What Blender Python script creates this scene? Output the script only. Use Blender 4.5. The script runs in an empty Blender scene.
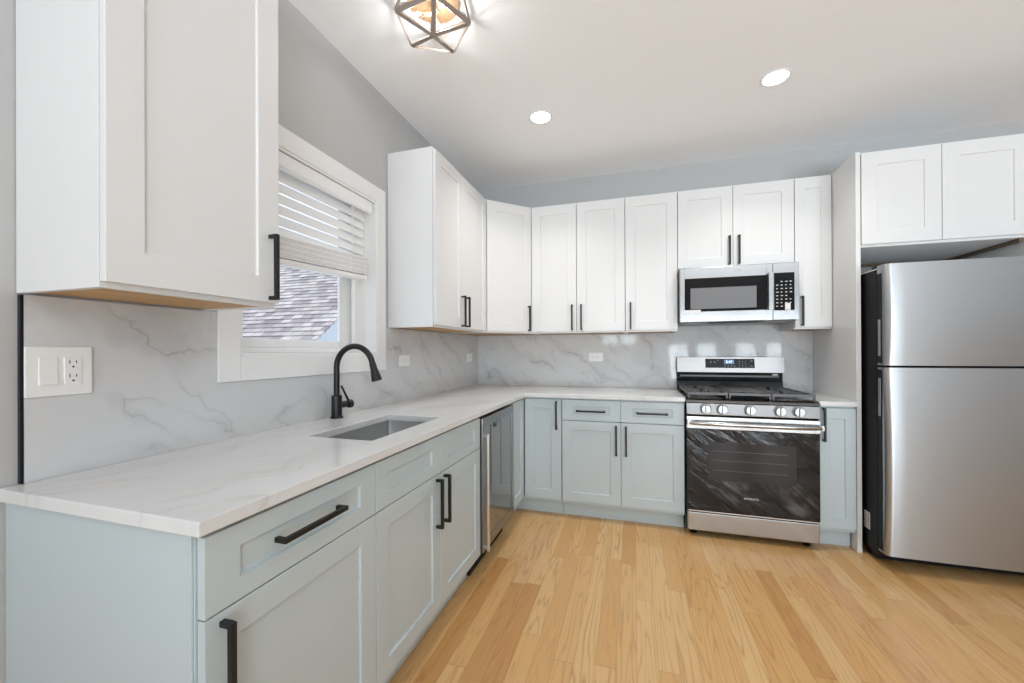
import bpy, bmesh, math, random
from mathutils import Matrix, Vector
C = bpy.context.scene
COL = C.collection
random.seed(4)

# ------------------------------------------------------------------ camera
F_PX, PX, PY = 399.75, 512.0, 350.37
YAW, PITCH, ROLL = 0.29486, 0.0017, -0.00407
CAM = Vector((1.4232, -3.5514, 1.2305))
cam_d = bpy.data.cameras.new('camera')
cam = bpy.data.objects.new('camera', cam_d); COL.objects.link(cam)
cy, sy, cp, sp = math.cos(YAW), math.sin(YAW), math.cos(PITCH), math.sin(PITCH)
Rv = Vector((cy, sy, 0)); Fv = Vector((-sy*cp, cy*cp, sp)); Dv = -Vector((sy*sp, -cy*sp, cp))
cr, sr = math.cos(ROLL), math.sin(ROLL)
R2 = Rv*cr - Dv*sr; D2 = Rv*sr + Dv*cr
m = Matrix.Identity(4)
for i in range(3):
    m[i][0] = R2[i]; m[i][1] = -D2[i]; m[i][2] = -Fv[i]; m[i][3] = CAM[i]
cam.matrix_world = m
cam_d.sensor_fit = 'HORIZONTAL'; cam_d.sensor_width = 36.0
cam_d.lens = F_PX*36.0/1024.0
cam_d.shift_y = (PY-341.5)/1024.0
cam_d.clip_start = 0.02
C.camera = cam

# ------------------------------------------------------------------ world, lights, exposure
C.view_settings.view_transform = 'Standard'; C.view_settings.look = 'None'
C.view_settings.gamma = 1.0; C.view_settings.use_curve_mapping = False
C.view_settings.exposure = 0.0
try:
    C.cycles.use_denoising = True
    C.cycles.max_bounces = 10; C.cycles.diffuse_bounces = 6; C.cycles.glossy_bounces = 5
    C.cycles.transparent_max_bounces = 12
    C.cycles.sample_clamp_indirect = 6.0
    C.cycles.caustics_reflective = False; C.cycles.caustics_refractive = False
except Exception:
    pass
W = bpy.data.worlds.new('sky'); C.world = W; W.use_nodes = True
bg = W.node_tree.nodes['Background']
bg.inputs[0].default_value = (0.80, 0.89, 1.0, 1); bg.inputs[1].default_value = 1.4

def light(name, kind, loc, energy, color=(1, 1, 1), size=1, size_y=None, direction=(0, 0, -1), parent=None, spread=180):
    d = bpy.data.lights.new(name, kind); d.energy = energy; d.color = color
    if kind == 'AREA':
        if size_y: d.shape = 'RECTANGLE'; d.size = size; d.size_y = size_y
        else: d.shape = 'DISK'; d.size = size
        d.spread = math.radians(spread)
    elif kind == 'SUN': d.angle = 0.02
    else: d.shadow_soft_size = size
    o = bpy.data.objects.new(name, d); COL.objects.link(o)
    o.location = loc
    o.rotation_euler = Vector(direction).to_track_quat('-Z', 'Y').to_euler()
    if parent:
        o.parent = parent; o.location = Vector(loc) - parent.location
    return o
light('sun', 'SUN', (0, 0, 10), 2.0, (1, .97, .93), direction=(-.08, .62, -.78))
DAY = (0.82, 0.92, 1.0)
for wx in (2.45, 3.05, 3.85, 4.45):      # added unseen fill lamps behind the camera, tilted up to brighten ceiling and room
    light('added_rear_fill', 'AREA', (wx, -6.40, .85), 38, (.81, .915, 1), .42, 1.45, (0, 1, .95), None, 130)
for wx in (0.88, 1.30):
    light('daylight_small_window', 'AREA', (wx, -6.42, 1.86), 17, DAY, .34, .95, (0, 1, .0))

# ------------------------------------------------------------------ materials
def srgb(r, g, b):
    f = lambda c: c/12.92 if c <= .04045 else ((c+.055)/1.055)**2.4
    return (f(r/255), f(g/255), f(b/255), 1)
def mat(name, col=(.8, .8, .8, 1), rough=.5, metal=0, spec=.5, emit=None, estr=0, coat=0, aniso=0):
    M = bpy.data.materials.new(name); M.use_nodes = True
    b = M.node_tree.nodes['Principled BSDF']
    b.inputs['Base Color'].default_value = col; b.inputs['Roughness'].default_value = rough
    b.inputs['Metallic'].default_value = metal; b.inputs['Specular IOR Level'].default_value = spec
    b.inputs['Coat Weight'].default_value = coat
    b.inputs['Anisotropic'].default_value = aniso
    if emit:
        b.inputs['Emission Color'].default_value = emit; b.inputs['Emission Strength'].default_value = estr
    return M
class NT:
    def __init__(s, M): s.t = M.node_tree; s.b = s.t.nodes['Principled BSDF']
    def n(s, typ, **kw):
        n = s.t.nodes.new(typ)
        for k, v in kw.items():
            if k.startswith('i_'):
                key = k[2:]; key = int(key) if key.isdigit() else key.replace('_', ' ')
                if hasattr(v, 'bl_idname') or isinstance(v, bpy.types.NodeSocket): s.t.links.new(v, n.inputs[key])
                else: n.inputs[key].default_value = v
            else: setattr(n, k, v)
        return n
    def l(s, a, b): s.t.links.new(a, b)
    def math(s, op, a, b=None, c=None):
        n = s.t.nodes.new('ShaderNodeMath'); n.operation = op
        for i, v in enumerate((a, b, c)):
            if v is None: continue
            if isinstance(v, bpy.types.NodeSocket): s.t.links.new(v, n.inputs[i])
            else: n.inputs[i].default_value = v
        return n.outputs[0]
    def mixc(s, fac, a, b, blend='MIX'):
        n = s.t.nodes.new('ShaderNodeMix'); n.data_type = 'RGBA'; n.blend_type = blend
        for sock, v in ((n.inputs[0], fac), (n.inputs[6], a), (n.inputs[7], b)):
            if isinstance(v, bpy.types.NodeSocket): s.t.links.new(v, sock)
            else: sock.default_value = v
        return n.outputs[2]
    def coord(s, scale=(1, 1, 1), rot=(0, 0, 0)):
        tc = s.n('ShaderNodeTexCoord'); mp = s.n('ShaderNodeMapping')
        mp.inputs['Scale'].default_value = scale; mp.inputs['Rotation'].default_value = rot
        s.l(tc.outputs['Object'], mp.inputs[0]); return mp.outputs[0]
    def noise(s, vec, scale, detail=3, rough=.55, dist=0):
        n = s.n('ShaderNodeTexNoise'); n.inputs['Scale'].default_value = scale
        n.inputs['Detail'].default_value = detail; n.inputs['Roughness'].default_value = rough
        n.inputs['Distortion'].default_value = dist; s.l(vec, n.inputs['Vector']); return n
    def ramp(s, fac, stops):
        r = s.n('ShaderNodeValToRGB'); e = r.color_ramp.elements
        while len(e) < len(stops): e.new(.5)
        for el, (p, c) in zip(e, stops): el.position = p; el.color = c
        s.l(fac, r.inputs[0]); return r.outputs[0]
    def bump(s, h, strength, dist=.002):
        b = s.n('ShaderNodeBump'); b.inputs['Strength'].default_value = strength; b.inputs['Distance'].default_value = dist
        s.l(h, b.inputs['Height']); s.l(b.outputs[0], s.b.inputs['Normal'])

def painted(name, col, rough, tex=.05, sc=180):
    M = mat(name, col, rough); t = NT(M)
    n = t.noise(t.coord(), sc, 2); t.bump(n.outputs[0], tex, .001)
    n2 = t.noise(t.coord(), 1.3, 2)
    t.l(t.mixc(t.math('MULTIPLY', n2.outputs[0], .06), col, (col[0]*.85, col[1]*.85, col[2]*.85, 1)), t.b.inputs['Base Color'])
    return M
M_wall = painted('wall_paint', (.49, .487, .483, 1), .75, .12)
M_wall_dim = painted('bounce_dimmed_wall', (.34, .345, .35, 1), .75, .12)  # for the unseen right wall, darkened to cut bounce light and dim reflections
M_ceil = painted('ceiling_paint', (.95, .955, .965, 1), .85, .08)
M_white = painted('white_cabinet_paint', (.74, .742, .742, 1), .33, .02, 60)
M_blue = painted('grey_blue_cabinet_paint', (.50, .575, .60, 1), .36, .02, 60)
M_trim = painted('white_trim_paint', (.84, .84, .835, 1), .35, .02, 60)
M_vinyl = mat('white_vinyl', (.85, .85, .84, 1), .3)
M_black = mat('matte_black_metal', (.012, .012, .013, 1), .38, .3)
M_blackgl = mat('black_gloss_enamel', (.008, .008, .009, 1), .1, spec=.25)
M_blackpl = mat('black_plastic', (.006, .006, .007, 1), .5, spec=.2)
M_iron = mat('cast_iron', (.085, .085, .088, 1), .38)
M_dark = mat('dark_void', (.01, .01, .01, 1), .8)
M_lamp = mat('lamp_diffuser', (1, 1, 1, 1), .5, emit=(1, .98, .95, 1), estr=9)
M_plast = mat('white_plastic', (.82, .82, .81, 1), .3)
M_sticker = mat('paper_sticker', (.72, .72, .72, 1), .5)
M_print = mat('pale_print', (.62, .62, .64, 1), .5)
M_glow = mat('blue_display', (.02, .03, .05, 1), .3, emit=(.25, .45, .75, 1), estr=.5)
M_digit = mat('display_digits', (.8, .9, 1, 1), .4, emit=(.75, .88, 1, 1), estr=1.5)
M_greyscr = mat('grey_screen_mesh', (.17, .175, .185, 1), .25)
M_chrome = mat('polished_steel', (.75, .75, .75, 1), .12, 1)

def steel(name, base, rough, axis, aniso=.8, bump=.02):
    M = mat(name, base, rough, 1, aniso=aniso); t = NT(M)
    sc = {'x': (1.2, 260, 260), 'y': (260, 1.2, 260), 'z': (260, 260, 1.2)}[axis]
    n = t.noise(t.coord(sc), 1.0, 3)
    t.l(t.math('ADD', t.math('MULTIPLY', n.outputs[0], .10), rough-.05), t.b.inputs['Roughness'])
    if aniso:
        tg = t.n('ShaderNodeTangent', direction_type='RADIAL', axis='Z'); t.l(tg.outputs[0], t.b.inputs['Tangent']); t.b.inputs['Anisotropic Rotation'].default_value = .25
    if bump: t.bump(n.outputs[0], bump, .0004)
    return M
M_steel = steel('brushed_stainless', (.43, .43, .43, 1), .2, 'x', .35)
M_steelv = steel('brushed_stainless_fridge', (.47, .485, .50, 1), .40, 'x', .7, 0)
M_knob = steel('knob_steel', (.40, .40, .40, 1), .36, 'x', 0)
M_sink = steel('satin_sink_steel', (.66, .66, .655, 1), .36, 'y', 0)

def marble(name, base, vein, along, perp, amount, rough, scale=1.0, spec=.3, seed=0.0):
    """long veins that run along one direction of the slab"""
    M = mat(name, base, rough, spec=spec); t = NT(M)
    v = t.coord()
    def dot(d):
        n = t.n('ShaderNodeVectorMath', operation='DOT_PRODUCT'); t.l(v, n.inputs[0]); n.inputs[1].default_value = d; return n.outputs['Value']
    w1 = t.noise(v, 3.2, 4, .6); w2 = t.noise(v, 11., 3, .6)
    sep = t.n('ShaderNodeSeparateColor'); t.l(w1.outputs['Color'], sep.inputs[0])
    wob = t.math('ADD', t.math('MULTIPLY', t.math('SUBTRACT', sep.outputs[0], .5), .36), t.math('MULTIPLY', t.math('SUBTRACT', w2.outputs[0], .5), .05))
    def layer(sa, sp, off, width, halo):
        c = t.n('ShaderNodeCombineXYZ')
        t.l(t.math('MULTIPLY', t.math('ADD', dot(along), off+seed), sa*scale), c.inputs[0])
        t.l(t.math('MULTIPLY', t.math('ADD', dot(perp), wob), sp*scale), c.inputs[1])
        a = t.noise(c.outputs[0], 1.0, 1.5, .5)
        d = t.math('ABSOLUTE', t.math('SUBTRACT', a.outputs[0], .5))
        th = t.n('ShaderNodeMapRange'); t.l(d, th.inputs[0]); th.inputs[2].default_value = width; th.inputs[3].default_value = 1; th.inputs[4].default_value = 0
        so = t.n('ShaderNodeMapRange'); t.l(d, so.inputs[0]); so.inputs[2].default_value = halo; so.inputs[3].default_value = .42; so.inputs[4].default_value = 0
        mk = t.noise(c.outputs[0], 1.7, 3, .6)
        ms = t.n('ShaderNodeMapRange'); t.l(mk.outputs[0], ms.inputs[0]); ms.inputs[1].default_value = .40; ms.inputs[2].default_value = .62
        return t.math('MULTIPLY', t.math('MAXIMUM', th.outputs[0], so.outputs[0]), ms.outputs[0])
    f = t.math('MAXIMUM', layer(.75, 2.3, 0, .010, .075), t.math('MULTIPLY', layer(1.3, 4.4, 7.3, .012, .05), .6))
    f = t.math('MULTIPLY', f, amount)
    cl = t.noise(v, 1.1, 4, .6)
    cloud = t.mixc(t.math('MULTIPLY', cl.outputs[0], .25), base, (base[0]*.78, base[1]*.78, base[2]*.78, 1))
    t.l(t.mixc(f, cloud, vein), t.b.inputs['Base Color'])
    return M
M_counter = marble('quartz_counter', (.72, .725, .73, 1), (.40, .38, .36, 1), (.28, .96, 0), (.96, -.28, 0), .5, .16, 1.1)
M_splash = marble('marble_backsplash', (.63, .635, .64, 1), (.23, .23, .235, 1), (.82, .82, -.57), (.57, .57, .82), .78, .05, 1.25, .2, 2.2)

def wood_floor():
    M = mat('oak_floor', (.6, .4, .2, 1), .3); t = NT(M)
    tc = t.n('ShaderNodeTexCoord'); sx = t.n('ShaderNodeSeparateXYZ'); t.l(tc.outputs['Object'], sx.inputs[0])
    x, y = sx.outputs[0], sx.outputs[1]
    u = t.math('DIVIDE', x, .0795); row = t.math('FLOOR', u); fu = t.math('FRACT', u)
    wr = t.n('ShaderNodeTexWhiteNoise', noise_dimensions='1D'); t.l(row, wr.inputs['W'])
    ln = t.math('ADD', t.math('MULTIPLY', wr.outputs['Value'], .5), .62)
    wr2 = t.n('ShaderNodeTexWhiteNoise', noise_dimensions='1D'); t.l(t.math('ADD', row, 71.3), wr2.inputs['W'])
    v = t.math('ADD', t.math('DIVIDE', y, ln), t.math('MULTIPLY', wr2.outputs['Value'], 9.0))
    board = t.math('FLOOR', v); fv = t.math('FRACT', v)
    cid = t.n('ShaderNodeCombineXYZ'); t.l(row, cid.inputs[0]); t.l(board, cid.inputs[1])
    wn = t.n('ShaderNodeTexWhiteNoise', noise_dimensions='2D'); t.l(cid.outputs[0], wn.inputs['Vector'])
    tone = t.ramp(wn.outputs['Value'], [(0, srgb(190, 140, 84)), (.10, srgb(205, 158, 100)), (.4, srgb(213, 168, 111)), (.75, srgb(216, 175, 120)), (.95, srgb(221, 184, 131)), (1, srgb(206, 160, 112))])
    gx = t.n('ShaderNodeCombineXYZ')
    t.l(t.math('ADD', t.math('MULTIPLY', x, 8.0), t.math('MULTIPLY', wn.outputs['Value'], 37.)), gx.inputs[0])
    t.l(t.math('ADD', t.math('MULTIPLY', y, .5), t.math('MULTIPLY', wn.outputs['Value'], 91.)), gx.inputs[1])
    ca = t.noise(gx.outputs[0], 1.5, 2, .45)
    rings = t.math('ABSOLUTE', t.math('SINE', t.math('MULTIPLY', ca.outputs[0], 40.)))
    rings = t.math('POWER', t.math('SUBTRACT', 1.0, rings), 2.2)
    gf = t.n('ShaderNodeCombineXYZ')
    t.l(t.math('MULTIPLY', x, 190.), gf.inputs[0]); t.l(t.math('ADD', t.math('MULTIPLY', y, 6.), t.math('MULTIPLY', wn.outputs['Value'], 50.)), gf.inputs[1])
    fine = t.noise(gf.outputs[0], 1.0, 3, .6)
    rstr = t.math('MULTIPLY', rings, t.math('ADD', t.math('MULTIPLY', wn.outputs['Color'], .55), .10))
    c1 = t.mixc(rstr, tone, srgb(150, 98, 52))
    c2 = t.mixc(t.math('MULTIPLY', t.math('SUBTRACT', fine.outputs[0], .35), .38), c1, srgb(165, 112, 66))
    big = t.noise(tc.outputs['Object'], 2.3, 3, .55)
    c2 = t.mixc(t.math('MULTIPLY', big.outputs[0], .18), c2, srgb(206, 160, 112))
    eu = t.math('MINIMUM', fu, t.math('SUBTRACT', 1., fu))
    gu = t.math('LESS_THAN', eu, .012)
    ev = t.math('MULTIPLY', t.math('MINIMUM', fv, t.math('SUBTRACT', 1., fv)), ln)
    gv = t.math('LESS_THAN', ev, .0013)
    gap = t.math('MAXIMUM', gu, gv)
    c3 = t.mixc(t.math('MULTIPLY', gap, .42), c2, srgb(120, 78, 42))
    t.l(c3, t.b.inputs['Base Color'])
    t.l(t.math('ADD', t.math('MULTIPLY', fine.outputs[0], .12), .27), t.b.inputs['Roughness'])
    t.bump(t.math('SUBTRACT', t.math('MULTIPLY', fine.outputs[0], .1), gap), .12, .0015)
    return M
M_floor = wood_floor()
def raw_wood():
    M = mat('raw_plywood', (.5, .33, .17, 1), .5); t = NT(M)
    n = t.noise(t.coord((60, 3, 60)), 1, 3)
    t.l(t.ramp(n.outputs[0], [(.3, srgb(178, 134, 80)), (.7, srgb(205, 163, 106))]), t.b.inputs['Base Color']); return M
M_wood = raw_wood()
def shingle():
    M = mat('roof_shingles', (.3, .3, .33, 1), .9); t = NT(M)
    tc = t.n('ShaderNodeTexCoord'); br = t.n('ShaderNodeTexBrick')
    sx = t.n('ShaderNodeSeparateXYZ'); t.l(tc.outputs['Object'], sx.inputs[0])
    cv = t.n('ShaderNodeCombineXYZ'); t.l(sx.outputs[0], cv.inputs[0]); t.l(t.math('MULTIPLY', t.math('SUBTRACT', sx.outputs[1], -.21-1.2*.7923), 1/.7923), cv.inputs[1])
    pass; t.l(cv.outputs[0], br.inputs['Vector'])
    br.inputs['Scale'].default_value = 1; br.inputs['Brick Width'].default_value = .17; br.inputs['Row Height'].default_value = .105
    br.inputs['Mortar Size'].default_value = .004; br.inputs['Bias'].default_value = 0; br.offset = .37
    br.inputs['Color1'].default_value = srgb(204, 199, 200); br.inputs['Color2'].default_value = srgb(118, 113, 117)  # random shingle tones; the dark ones also paint in shadow dashes
    br.inputs['Mortar'].default_value = srgb(80, 76, 82)
    n = t.noise(t.coord((1, 1, 1)), 22, 4, .7)
    t.l(t.mixc(t.math('MULTIPLY', n.outputs[0], .5), br.outputs['Color'], srgb(158, 153, 157)), t.b.inputs['Base Color']); return M
M_shingle = shingle()
def siding():
    M = mat('blue_grey_siding', srgb(205, 216, 224), .7); t = NT(M)
    sx = t.n('ShaderNodeSeparateXYZ'); t.l(t.coord(), sx.inputs[0])
    t.bump(t.math('FRACT', t.math('DIVIDE', sx.outputs[2], .12)), .5, .01); return M
M_siding = siding()
def glass(name, tint=(1, 1, 1, 1), refl=.06, rough=0.0):
    M = bpy.data.materials.new(name); M.use_nodes = True; t = M.node_tree
    t.nodes.remove(t.nodes['Principled BSDF'])
    tr = t.nodes.new('ShaderNodeBsdfTransparent'); tr.inputs[0].default_value = tint
    gl = t.nodes.new('ShaderNodeBsdfGlossy'); gl.inputs['Roughness'].default_value = rough
    lw = t.nodes.new('ShaderNodeLayerWeight'); lw.inputs[0].default_value = .5
    pw = t.nodes.new('ShaderNodeMath'); pw.operation = 'POWER'; pw.inputs[1].default_value = 4; t.links.new(lw.outputs['Facing'], pw.inputs[0])
    fr = t.nodes.new('ShaderNodeMath'); fr.operation = 'MULTIPLY_ADD'; fr.inputs[1].default_value = .4; fr.inputs[2].default_value = .03; t.links.new(pw.outputs[0], fr.inputs[0])
    mx = t.nodes.new('ShaderNodeMixShader')
    t.links.new(fr.outputs[0], mx.inputs[0]); t.links.new(tr.outputs[0], mx.inputs[1]); t.links.new(gl.outputs[0], mx.inputs[2])
    t.links.new(mx.outputs[0], t.nodes['Material Output'].inputs[0]); return M
M_glass = glass('window_glass')
M_bulb = glass('clear_bulb_glass', (1, .96, .9, 1))
def oven_glass():
    # black door glass still under its crinkled protective film
    M = mat('film_covered_oven_glass', (.012, .011, .011, 1), .16, spec=.38); t = NT(M)
    v = t.coord((1, 1, 1), (0, math.radians(-38), 0))
    st = t.n('ShaderNodeVectorMath', operation='MULTIPLY'); t.l(v, st.inputs[0]); st.inputs[1].default_value = (1.8, 1, 9)
    n = t.noise(st.outputs[0], 1.6, 4, .6, .8)
    m2 = t.noise(v, 4.5, 3, .6)
    f = t.math('MULTIPLY', t.math('MULTIPLY', n.outputs[0], m2.outputs[0]), 1.0)
    c = t.ramp(f, [(.20, (.005, .0045, .0045, 1)), (.30, (.018, .017, .017, 1)), (.42, (.10, .098, .10, 1))])  # grey streaks painted into the colour as reflections in the film
    t.l(c, t.b.inputs['Base Color'])
    t.l(t.math('ADD', t.math('MULTIPLY', n.outputs[0], .22), .02), t.b.inputs['Roughness'])
    t.bump(n.outputs[0], .45, .02)
    return M
M_oven = oven_glass()
M_tint = mat('tinted_cooler_glass', (.05, .05, .052, 1), .03, spec=1.0, coat=1)
def blindmat():
    M = mat('blind_slats', (.88, .88, .875, 1), .45); t = NT(M)
    n = t.noise(t.coord((8, 1, 90)), 1, 2); t.bump(n.outputs[0], .05, .001); return M
M_blind = blindmat()
M_gold = mat('brushed_champagne_metal', (.62, .43, .27, 1), .38, .7)
M_bronze = mat('weathered_bronze', (.36, .30, .26, 1), .45, .5)

# ------------------------------------------------------------------ geometry helpers
def BM(): return bmesh.new()
def box(bm, x0, x1, y0, y1, z0, z1):
    v = [bm.verts.new((x, y, z)) for x in (x0, x1) for y in (y0, y1) for z in (z0, z1)]
    for f in ((0, 1, 3, 2), (4, 6, 7, 5), (0, 4, 5, 1), (2, 3, 7, 6), (0, 2, 6, 4), (1, 5, 7, 3)):
        bm.faces.new([v[i] for i in f])
    return v
def prism(bm, pts, z0, z1):
    a = [bm.verts.new((x, y, z0)) for x, y in pts]; b = [bm.verts.new((x, y, z1)) for x, y in pts]
    bm.faces.new(a[::-1]); bm.faces.new(b)
    n = len(pts)
    for i in range(n): bm.faces.new((a[i], a[(i+1) % n], b[(i+1) % n], b[i]))
def prism_x(bm, pts, x0, x1):      # profile in (y, z)
    a = [bm.verts.new((x0, y, z)) for y, z in pts]; b = [bm.verts.new((x1, y, z)) for y, z in pts]
    bm.faces.new(a); bm.faces.new(b[::-1]); n = len(pts)
    for i in range(n): bm.faces.new((a[i], b[i], b[(i+1) % n], a[(i+1) % n]))
def tube(bm, pts, radii, seg=16, caps=True):
    pts = [Vector(p) for p in pts]
    if not hasattr(radii, '__len__'): radii = [radii]*len(pts)
    rings = []; up = None
    for i, p in enumerate(pts):
        d = (pts[min(i+1, len(pts)-1)] - pts[max(i-1, 0)]).normalized()
        if up is None:
            up = Vector((0, 0, 1)) if abs(d.z) < .9 else Vector((1, 0, 0))
        a = d.cross(up).normalized(); b = a.cross(d).normalized(); up = b
        rings.append([bm.verts.new(p + (a*math.cos(2*math.pi*k/seg) + b*math.sin(2*math.pi*k/seg))*radii[i]) for k in range(seg)])
    for r0, r1 in zip(rings, rings[1:]):
        for k in range(seg): bm.faces.new((r0[k], r0[(k+1) % seg], r1[(k+1) % seg], r1[k]))
    if caps: bm.faces.new(rings[0][::-1]); bm.faces.new(rings[-1])
def lathe(bm, prof, center, axis='z', seg=32):
    c = Vector(center); rings = []
    for r, h in prof:
        ring = []
        for k in range(seg):
            a = 2*math.pi*k/seg; p, q = r*math.cos(a), r*math.sin(a)
            ring.append(bm.verts.new(c + Vector({'z': (p, q, h), 'y': (p, h, q), 'x': (h, p, q)}[axis])))
        rings.append(ring)
    for r0, r1 in zip(rings, rings[1:]):
        for k in range(seg): bm.faces.new((r0[k], r0[(k+1) % seg], r1[(k+1) % seg], r1[k]))
    bm.faces.new(rings[0][::-1]); bm.faces.new(rings[-1])
def base_loc(p):
    return p.location.copy() if p.parent is None else base_loc(p.parent) + p.location
def obj(name, bm, material, parent=None, bevel=0, smooth=False, seg=2, label=None):
    bmesh.ops.recalc_face_normals(bm, faces=bm.faces)
    if parent:
        bmesh.ops.translate(bm, verts=bm.verts, vec=-base_loc(parent))
    me = bpy.data.meshes.new(name); bm.to_mesh(me); bm.free()
    me.materials.append(material)
    if smooth:
        for p in me.polygons: p.use_smooth = True
    o = bpy.data.objects.new(name, me); COL.objects.link(o)
    if parent: o.parent = parent
    if bevel:
        b = o.modifiers.new('bevel', 'BEVEL'); b.width = bevel; b.segments = seg; b.limit_method = 'ANGLE'; b.angle_limit = math.radians(35)
        b.harden_normals = False
    if smooth and hasattr(me, 'set_sharp_from_angle'): me.set_sharp_from_angle(angle=math.radians(42))
    if label: o['label'] = label
    return o
def tag(o, label, cat, group=None):
    o['label'] = label; o['category'] = cat
    if group: o['group'] = group
    return o
def thing(name, label, cat, loc, group=None):
    o = bpy.data.objects.new(name, None); COL.objects.link(o); o.location = loc
    o.empty_display_size = .1
    return tag(o, label, cat, group)
def struct(name, bm, m, parent=None, bevel=0):
    o = obj(name, bm, m, parent, bevel)
    if not parent: o['kind'] = 'structure'
    return o
def bx(name, b, m, parent=None, bevel=.0012, **k):
    bm = BM(); box(bm, *b); return obj(name, bm, m, parent, bevel, **k)
def text(name, body, size, m, parent, origin, xdir=(1, 0, 0), updir=(0, 0, 1), align='CENTER', ext=.0004):
    cu = bpy.data.curves.new(name, 'FONT'); cu.body = body; cu.size = size; cu.align_x = align; cu.align_y = 'CENTER'
    cu.extrude = ext; cu.materials.append(m)
    tmp = bpy.data.objects.new(name, cu); COL.objects.link(tmp)
    me = bpy.data.meshes.new_from_object(tmp.evaluated_get(bpy.context.evaluated_depsgraph_get()))
    bpy.data.objects.remove(tmp); bpy.data.curves.remove(cu); me.name = name
    if not me.materials: me.materials.append(m)
    o = bpy.data.objects.new(name, me); COL.objects.link(o)
    X = Vector(xdir).normalized(); U = Vector(updir).normalized(); N = X.cross(U)
    M4 = Matrix.Identity(4)
    for i in range(3): M4[i][0] = X[i]; M4[i][1] = U[i]; M4[i][2] = N[i]; M4[i][3] = origin[i]
    o.parent = parent
    M4.translation = Vector(origin) - base_loc(parent)
    o.matrix_basis = M4
    return o

# frame of reference of a cabinet face: origin (x, y), direction u along the face, n outwards
def face_matrix(org, u, n):
    M4 = Matrix.Identity(4); u = Vector((*u, 0)).normalized(); n = Vector((*n, 0)).normalized()
    for i in range(3): M4[i][0] = u[i]; M4[i][1] = -n[i]; M4[i][2] = (0, 0, 1)[i]
    M4[0][3] = org[0]; M4[1][3] = org[1]; return M4
DT = .019
def shaker(name, parent, m, org, u, n, w, z0, z1, stile=.066, rail=.066, label=None, rec=.008):
    """shaker front; org is the left end of its back plane as one faces it"""
    bm = BM(); y0, y1 = 0, -DT
    def rect(x0, x1, a0, a1, y): return [bm.verts.new(p) for p in ((x0, y, a0), (x1, y, a0), (x1, y, a1), (x0, y, a1))]
    back = rect(0, w, z0, z1, y0); fr = rect(0, w, z0, z1, y1)
    i1 = rect(stile, w-stile, z0+rail, z1-rail, y1)
    c = .0012
    i2 = rect(stile+c, w-stile-c, z0+rail+c, z1-rail-c, y1+rec)
    bm.faces.new(back[::-1])
    for a, b in ((back, fr), (fr, i1), (i1, i2)):
        for k in range(4): bm.faces.new((a[k], a[(k+1) % 4], b[(k+1) % 4], b[k]))
    bm.faces.new(i2)
    M4 = face_matrix(org, u, n); bm.transform(M4)
    return obj(name, bm, m, parent, .0013, label=label)
HANDLE_LEN = .205
def pull(parent, org, u, n, s, zc, vertical=True, L=HANDLE_LEN):
    """square bar pull; s is the distance along the face of the bar's middle"""
    bm = BM(); t = .0058; pr = .034; y = -DT
    if vertical:
        box(bm, s-t, s+t, y-pr, y-pr+.0115, zc-L/2, zc+L/2)
        for e in (-1, 1):
            a = zc + e*(L/2-.0115)
            box(bm, s-t, s+t, y-pr+.0115, y, min(a, a+e*.0115), max(a, a+e*.0115))
    else:
        box(bm, s-L/2, s+L/2, y-pr, y-pr+.0115, zc-t, zc+t)
        for e in (-1, 1):
            a = s + e*(L/2-.0115)
            box(bm, min(a, a+e*.0115), max(a, a+e*.0115), y-pr+.0115, y, zc-t, zc+t)
    bmesh.ops.remove_doubles(bm, verts=bm.verts, dist=1e-6)
    bm.transform(face_matrix(org, u, n))
    return obj('handle', bm, M_black, parent, .0008)

CEIL = 2.755
# ------------------------------------------------------------------ room shell
bm = BM(); box(bm, -.14, 5.7, -6.6, .14, -.1, 0); struct('floor', bm, M_floor)
bm = BM(); box(bm, -.14, 5.7, -6.6, .14, CEIL, CEIL+.12); struct('ceiling', bm, M_ceil)
bm = BM(); box(bm, -.14, 5.7, 0, .14, 0, CEIL); struct('wall_back', bm, M_wall)
WY0, WY1, WZ0, WZ1 = -2.416, -1.577, 1.215, 2.09
bm = BM()
box(bm, -.14, 0, -6.6, WY0, 0, CEIL); box(bm, -.14, 0, WY1, 0, 0, CEIL)
box(bm, -.14, 0, WY0, WY1, 0, WZ0); box(bm, -.14, 0, WY0, WY1, WZ1, CEIL)
struct('wall_left', bm, M_wall)
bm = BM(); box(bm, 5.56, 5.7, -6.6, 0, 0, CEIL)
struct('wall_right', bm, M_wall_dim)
bm = BM()
zs = (0, CEIL)
box(bm, 0, .7, -6.6, -6.46, *zs); box(bm, 1.06, 1.12, -6.6, -6.46, *zs); 
for a, b in ((1.48, 2.22), (2.68, 2.82), (3.28, 3.62), (4.08, 4.22), (4.68, 5.56)): box(bm, a, b, -6.6, -6.46, *zs)
for a, b, z0, z1 in ((.7, 1.06, 1.38, 2.34), (1.12, 1.48, 1.38, 2.34), (2.22, 2.68, .1, 1.6), (2.82, 3.28, .1, 1.6), (3.62, 4.08, .1, 1.6), (4.22, 4.68, .1, 1.6)):  # the low tall openings are added to hold the rear fill lamps
    box(bm, a, b, -6.6, -6.46, 0, z0); box(bm, a, b, -6.6, -6.46, z1, CEIL)
struct('wall_rear', bm, M_wall)

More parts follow.
